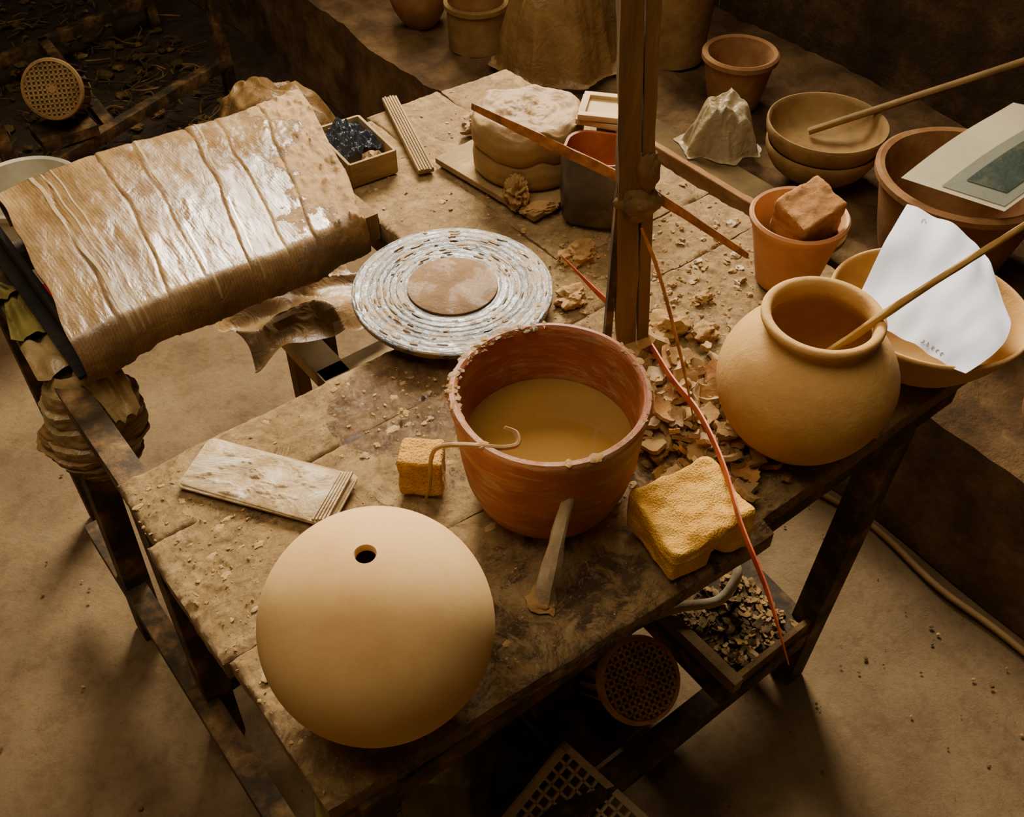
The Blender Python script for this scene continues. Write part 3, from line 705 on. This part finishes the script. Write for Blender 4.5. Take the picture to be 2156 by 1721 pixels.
def flap(c, l, w_, ang, k, seed, droop=.03):
    def fn(u, v):
        x = (u - .5) * w_ * (1 - .4 * v); y = v * l
        z = -droop * v * v * 2 + .012 * noise.noise(Vector((u * 4, v * 3, seed))) + .010 * abs(math.sin(u * 7 + seed + v * 2))
        X = x * math.cos(ang) - y * math.sin(ang); Y = x * math.sin(ang) + y * math.cos(ang)
        return (c[0] + X, c[1] + Y, c[2] + z)
    mb.grid(fn, 24, 24, k)
flap((.045, .80, .680), .13, .10, .1, 'film2', 2, .01); flap((.03, .90, .682), .15, .07, -.1, 'yrag', 8, .008)
flap((.07, .79, .675), .07, .07, 3.3, 'film2', 15, .03); flap((.02, 1.02, .676), .10, .06, .2, 'yrag', 21, .02)
mb.obj('plastic_wrapping', ORG, ANG, ang=50)

mb = MB()
for c, d in (((.50, 1.0, .31), (.06, .22, .04)), ((.58, .90, .31), (.22, .06, .04)), ((.56, 1.1, .31), (.2, .05, .04))): mb.box(c, d, 'lightwood', bev=.003)
for c in ((.5, 1.08, .145), (.5, .90, .145), (.67, .90, .145)): mb.box(c, (.03, .03, .29), 'wood')
mb.obj('wooden_footrest', ORG, ANG)
mb = MB()
mb.grid(lambda u, v: (.36 + .30 * u + .02 * math.sin(v * 5) + .03 * noise.noise(Vector((0, v * 3, 1))), .95 + .22 * v + .02 * math.sin(u * 6) + .02 * noise.noise(Vector((u * 4, 0, 1))), .385 + .02 * math.sin(u * 3) + .022 * (1 - abs(math.sin(v * 7 + u * 3 + 2.5 * noise.noise(Vector((u * 2, v * 2, 4)))))) - .03 * sm(.25, 0, v) + .006 * noise.noise(Vector((u * 7, v * 7, 2)))), 90, 80, 'film')
mb.obj('plastic_sheet', ORG, ANG, ang=60)

# ------------------------------------------------------------------ under the table
mb = MB()
mb.box((.79, .09, .163), (.19, .17, .006), 'steel'); mb.box((.79, .005, .175), (.19, .01, .03), 'wood'); mb.box((.70, .09, .178), (.02, .19, .03), 'board')
for i in range(300): mb.shard(U(.715, .87), U(.018, .162), .170 + U(0, .008), U(.003, .011), random.choice(['clay', 'block', 'block', 'debris', 'debris', 'board']), .5, .002)
mb.obj('debris_tray', ORG, ANG)
mb = MB()
mb.sweep([W(.80, .19, .20), W(.835, .165, .23), W(.83, .13, .235), W(.78, .12, .21), W(.72, .15, .21), W(.68, .17, .2), W(.6, .2, .2)], .009, 'grey', 12)
mb.obj('rubber_hose')
mb = MB()
for i, (p, q, r_) in enumerate(((.30, .26, .13), (.42, .22, .12), (.2, .33, .12), (.5, .35, .14))):
    mb.drape((r_, r_ * .8), .08, 'cloth' if i % 2 else 'yrag', 7, .2, i * 4, xf=T(p, q, .002 * i))
mb.obj('rag_pile', ORG, ANG)
mb = MB()
for i in range(13):
    mb.box(((i - 6) * .018, 0, 0), (.0045, .22, .006), 'grey'); mb.box((0, (i - 6) * .018, 0), (.22, .0045, .006), 'grey')
for sx in (-1, 1): mb.box((sx * .11, 0, 0), (.012, .232, .012), 'grey'); mb.box((0, sx * .11, 0), (.232, .012, .012), 'grey')
mb.obj('plastic_grid_panel', W(.33, -.02, .11), rot=(math.radians(35), math.radians(-20), ANG + math.radians(8)))

# ------------------------------------------------------------------ room
CH = 3.5
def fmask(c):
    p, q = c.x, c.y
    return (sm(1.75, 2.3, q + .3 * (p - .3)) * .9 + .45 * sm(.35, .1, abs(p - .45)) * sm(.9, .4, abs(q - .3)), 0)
mb = MB()
mb.grid(lambda u, v: (-2.6 + 4.95 * u, -2.6 + 6.8 * v, .004 * noise.fractal(Vector((u * 30, v * 40, 0)), .7, 2, 3) + .02 * max(0, noise.noise(Vector((u * 9, v * 12, 4)))) * sm(.62, .75, v) - .004), 260, 340, 'floor')
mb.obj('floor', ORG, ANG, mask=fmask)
mb = MB()
def lx(v): return 1.33 + .04 * noise.noise(Vector((v * 14, 0, 2)))
mb.grid(lambda u, v: (lx(v) * (1 - u) + 2.32 * u, -2.55 + 6.7 * v, .30 + .02 * noise.fractal(Vector((u * 8, v * 50, 1)), .7, 2, 4)), 40, 200, 'ledge')
def face(u, v):
    y = -2.55 + 6.7 * v; z1 = .30 + .02 * noise.fractal(Vector((0, v * 50, 1)), .7, 2, 4)
    return (lx(v) - (1 - u) * .03 + .01 * noise.fractal(Vector((u * 4, v * 60, 3)), .7, 2, 4) * math.sin(math.pi * u), y, z1 * u)
mb.grid(face, 14, 200, 'ledge')
mb.obj('earth_ledge', ORG, ANG, ang=60)
def wpatch(mb, q0, q1, z0, z1, k='wall'):
    nu = max(2, int((q1 - q0) / .08)); nv = max(2, int((z1 - z0) / .08))
    mb.grid(lambda u, v: (2.35 + .02 * abs(noise.fractal(Vector(((q0 + (q1 - q0) * u) * 3, (z0 + (z1 - z0) * v) * 3, 3)), .6, 2, 4)), q0 + (q1 - q0) * u, z0 + (z1 - z0) * v), nu, nv, k)
mb = MB(); WQ0, WQ1, WZ0, WZ1 = 1.65, 3.25, 1.85, 3.15
wpatch(mb, -2.6, WQ0, 0, CH); wpatch(mb, WQ1, 4.2, 0, CH); wpatch(mb, WQ0, WQ1, 0, WZ0); wpatch(mb, WQ0, WQ1, WZ1, CH)
mb.obj('wall_right', ORG, ANG)
mb = MB(); wm_ = (WZ0 + WZ1) / 2
for c, d in (((2.37, WQ0, wm_), (.12, .06, 1.36)), ((2.37, WQ1, wm_), (.12, .06, 1.36)), ((2.37, 2.45, WZ0), (.12, 1.66, .06)), ((2.37, 2.45, WZ1), (.12, 1.66, .06)), ((2.38, 2.45, wm_), (.05, .04, 1.3))): mb.box(c, d, 'wood')
mb.obj('window_1', ORG, ANG)
mb = MB(); mb.grid(lambda u, v: (-2.6 + 5 * u, 4.2, CH * v), 40, 20, 'wall'); mb.obj('wall_back', ORG, ANG)
mb = MB(); mb.grid(lambda u, v: (-2.6, -2.6 + 6.8 * u, CH * v), 40, 20, 'plaster'); mb.obj('wall_left', ORG, ANG)
mb = MB(); mb.grid(lambda u, v: (-2.6 + 5 * u, -2.6, CH * v), 40, 20, 'plaster'); mb.obj('wall_front', ORG, ANG)
mb = MB(); mb.grid(lambda u, v: (-2.6 + 5 * u, -2.6 + 6.8 * v, CH), 10, 10, 'plaster'); mb.obj('ceiling', ORG, ANG)

# ------------------------------------------------------------------ pots on the ledge
LZ = .315
def pot(name, p, q, z, R0, H, k, base=.7, lip=.008, bulge=0, wall=.012, tilt=(0, 0)):
    mb = MB(); pr = [(0, 0), (R0 * base, 0)]
    for i in range(1, 11):
        t = i / 10; pr.append((R0 * (base + (1 - base) * t ** .8) + bulge * math.sin(math.pi * t), H * t))
    pr += [(R0 + lip, H), (R0 + lip, H + .012), (R0 + lip * .3, H + .018), (R0 - wall * .6, H + .014), (R0 - wall, H)]
    for i in range(1, 9):
        t = 1 - i / 9; pr.append((R0 * (base + (1 - base) * t ** .8) + bulge * math.sin(math.pi * t) - wall, H * t + .01))
    pr.append((0, .012)); mb.lathe(pr, k, 56, wob=.015)
    return mb.obj(name, W(p, q, z), rot=(tilt[0], tilt[1], 0))
def bowlp(name, p, q, z, R0, H, k, tilt=(0, 0)):
    mb = MB(); pr = [(0, 0), (R0 * .45, 0), (R0 * .5, .008), (R0 * .8, H * .35), (R0 * .97, H * .75), (R0, H), (R0 * .98, H + .008), (R0 * .93, H), (R0 * .88, H * .7), (R0 * .7, H * .35), (0, .02)]
    mb.lathe(smooth_prof(pr, 1), k, 64, wob=.01); return mb.obj(name, W(p, q, z), rot=(tilt[0], tilt[1], 0))
bowlp('stoneware_bowl', 1.80, .80, LZ, .135, .09, 'tanpot'); bowlp('stoneware_bowl', 1.80, .80, LZ + .04, .142, .10, 'tanpot')
pot('flower_pot', 1.90, 1.17, LZ, .092, .13, 'terra2')
pot('tall_planter', 1.96, 1.48, LZ, .12, .36, 'tanpot', base=.85)
pot('large_plant_pot', 1.76, .42, LZ, .172, .20, 'terra2', base=.72, lip=.012)
pot('storage_pot', 1.48, -.10, LZ, .12, .13, 'terra2', base=.75, bulge=.02); pot('storage_pot', 1.49, -.10, LZ + .145, .10, .12, 'tanpot', base=.85, bulge=.02)
pot('round_pot', 1.52, 2.10, LZ - .01, .075, .16, 'terra2', base=.6, bulge=.025)
pot('cylinder_pot', 1.57, 1.88, LZ - .01, .085, .12, 'tanpot', base=.95); pot('cylinder_pot', 1.57, 1.88, LZ + .125, .085, .22, 'terra2', base=.95)
pot('water_pot', 2.0, 2.3, LZ, .1, .2, 'tanpot', base=.7, bulge=.03); pot('water_pot', 1.8, 2.6, LZ, .12, .2, 'terra2', base=.7, bulge=.03); pot('water_pot', 1.95, 1.95, LZ, .11, .25, 'tanpot', base=.7, bulge=.03)
pot('saucer_pot', 1.52, .62, LZ, .09, .06, 'tanpot', base=.6)
mb = MB()
for i in range(5): a = i * 1.3; mb.sweep([W(1.52 + .03 * math.cos(a), 2.10 + .03 * math.sin(a), LZ + .02), W(1.52 + .06 * math.cos(a), 2.1 + .06 * math.sin(a), LZ + .3)], .006, 'bamboo', 6)
mb.obj('tool_sticks')
mb = MB(); mb.drape((.092, .08), .125, 'bag', 7, .18, 4, top=.35, skirt=.08, lump=.3); mb.obj('plastic_bag', W(1.70, 1.03, LZ + .01), ang=60)
mb = MB(); mb.drape((.165, .15), .30, 'film', 8, .14, 11, top=.3, skirt=.1); mb.obj('plastic_covered_clay', W(1.68, 1.64, LZ), ang=60)
mb = MB(); mb.box((0, 0, .026), (.018, .55, .052), 'terra2', sub=20, nz=.003, bev=.003); mb.box((.075, 0, .005), (.13, .54, .010), 'debris', sub=16, nz=.002, bev=.002)
mb.obj('plank_trough', W(1.53, 1.0, LZ), rz=ANG)
mb = MB(); mb.sweep([W(1.82, .86, .40), W(2.141, .558, .6), W(2.335, .39, .713)], [.009, .010, .011], 'cane', 10, nz=.1); mb.obj('bamboo_pole')
mb = MB()
a_, b_, c_, d_ = Vector((1.582, .462, .565)), Vector((1.898, .44, .64)), Vector((1.65, .27, .56)), Vector((1.98, .22, .65))
def cf(u, v, o=0):
    c = a_.lerp(b_, u).lerp(c_.lerp(d_, u), v); q = W(c.x, c.y, c.z + .01 * math.sin(u * 4) + o); return (q.x, q.y, q.z)
mb.grid(lambda u, v: cf(u, v), 16, 16, 'printbg')
mb.grid(lambda u, v: cf(.03 + .68 * u, .36 + .6 * v, .0015), 12, 12, 'printgrey')
mb.grid(lambda u, v: cf(.12 + .50 * u, .48 + .38 * v, .0030), 12, 12, 'print')
mb.obj('printed_picture_sheet')
mb = MB(); mb.sweep([W(1.25, .42, .006), W(1.265, .291, .008), W(1.285, .18, .008), W(1.285, .09, .008), W(1.265, -.05, .008), W(1.27, -.211, .008), W(1.25, -.5, .008)], .007, 'block', 10); mb.obj('floor_cable')

# ------------------------------------------------------------------ left background
mb = MB()
prof = [(0, 0), (.105, 0), (.11, .01), (.125, .31), (.133, .312), (.134, .325), (.128, .33), (.121, .325), (.106, .02), (0, .015)]
mb.lathe(prof, 'white_plastic', 64)
def band(a0, a1, z0, z1, k, off):
    def fn(u, v):
        a = math.radians(a0 + (a1 - a0) * u); z = z0 + (z1 - z0) * v; r_ = .11 + (.125 - .11) * (z - .01) / .3 + off; return (r_ * math.cos(a), r_ * math.sin(a), z)
    mb.grid(fn, 40, 8, k)
band(0, 360, .05, .22, 'redlabel', .0015)
for i in range(4): band(-110 + 22 * i, -96 + 22 * i, .12, .18, 'white_plastic', .003)
mb.obj('plastic_bucket', W(.25, 1.93, .0))
mach = empty('wheel_machine', ORG, ANG)
mb = MB()
for (a, b) in (((.30, 2.30, 0), (.30, 2.30, .7)), ((1.08, 2.60, 0), (1.06, 2.58, .7)), ((.30, 3.0, 0), (.30, 3.0, .7)), ((1.08, 3.2, 0), (1.06, 3.2, .7)),
               ((.30, 2.30, .12), (1.08, 2.60, .12)), ((.30, 3.0, .12), (1.08, 3.2, .12)), ((.30, 2.3, .12), (.30, 3.0, .12)), ((.3, 2.3, .68), (.3, 3.0, .68)), ((.3, 3.0, .68), (1.08, 3.2, .68)), ((.62, 2.42, .12), (.66, 3.1, .12))): bar(a, b, .035)
mb.obj('machine_frame', (0, 0, 0), 0, mach)
mb = MB(); grille_motor(mb, T(.49, 2.40, .30) @ RZ(-28) @ RX(60), .084, .16, 'tanpot', 'tanpot', 'cloth')
mb.box((.49, 2.43, .16), (.16, .12, .03), 'steel')
mb.obj('machine_motor', (0, 0, 0), 0, mach)
mb = MB(); mb.drape((.20, .25), .25, 'film', 9, .16, 8, top=.2, skirt=.15, lump=.2); mb.obj('covered_sack', W(1.0, 2.12, 0.004), rz=ANG, ang=60)
mb = MB()
for i in range(340):
    p, q = U(.1, 1.1), U(2.35, 3.6); a = U(0, 6.28); L = U(.03, .12); z = .012 + U(0, .02)
    mb.sweep([W(p, q, z), W(p + L * .5 * math.cos(a), q + L * .5 * math.sin(a), z + U(0, .012)), W(p + L * math.cos(a + .3), q + L * math.sin(a + .3), z)], U(.0015, .004), random.choice(['debris', 'debris', 'steel', 'wood']), 5, sub=2)
for i in range(300):
    s = U(.006, .026); mb.blob((0, 0, 0), (s, s * .8, s * .5), random.choice(['debris', 'debris', 'wood']), 2, .5, 1.4, i, xf=T(*W(U(.0, 1.1), U(2.35, 3.8), .01)))
mb.obj('twig_debris', ang=30)
mb = MB()
for i in range(420):
    s = .0008 + .0045 * R() ** 4 ; p, q = random.choice([(U(.95, 1.25), U(-.6, .5)), (U(.3, 1.2), U(-.8, -.05)), (U(-.7, .1), U(.1, 1.6))])
    mb.blob(W(p, q, s * .3), (s, s * .8, s * .5), random.choice(['debris', 'block', 'debris']), 1, .5, 1.4, i)
mb.obj('floor_crumbs', ang=30)

# ------------------------------------------------------------------ lights
def area(name, loc, target, sx, sy, power, col, spread=180):
    l = bpy.data.lights.new(name, 'AREA'); l.shape = 'RECTANGLE'; l.size = sx; l.size_y = sy; l.energy = power; l.color = col; l.spread = math.radians(spread)
    o = bpy.data.objects.new(name, l); bpy.context.collection.objects.link(o); o.location = loc
    o.rotation_euler = (Vector(target) - Vector(loc)).to_track_quat('-Z', 'Y').to_euler(); return o
area('window_light', W(2.22, 2.42, 2.5), W(.50, .45, .7), 1.5, 1.2, 110, (1, .88, .70), 84)
area('ceiling_fill', W(.1, .7, 3.3), W(.2, .6, 0), 2.0, 2.0, 62, (1, .84, .63))  # broad warm fill added under the ceiling to lift shadows, not a real fixture
w = bpy.data.worlds.new('World'); bpy.context.scene.world = w; w.use_nodes = True
w.node_tree.nodes['Background'].inputs[0].default_value = (1, .85, .65, 1); w.node_tree.nodes['Background'].inputs[1].default_value = .4
# ------------------------------------------------------------------ camera
cam = bpy.data.cameras.new('camera'); co = bpy.data.objects.new('camera', cam); bpy.context.collection.objects.link(co)
co.location = (0, 0, 1.7); co.rotation_euler = (math.radians(44.5), 0, 0); cam.sensor_width = 36; cam.lens = 35.9; cam.clip_start = .02
bpy.context.scene.camera = co
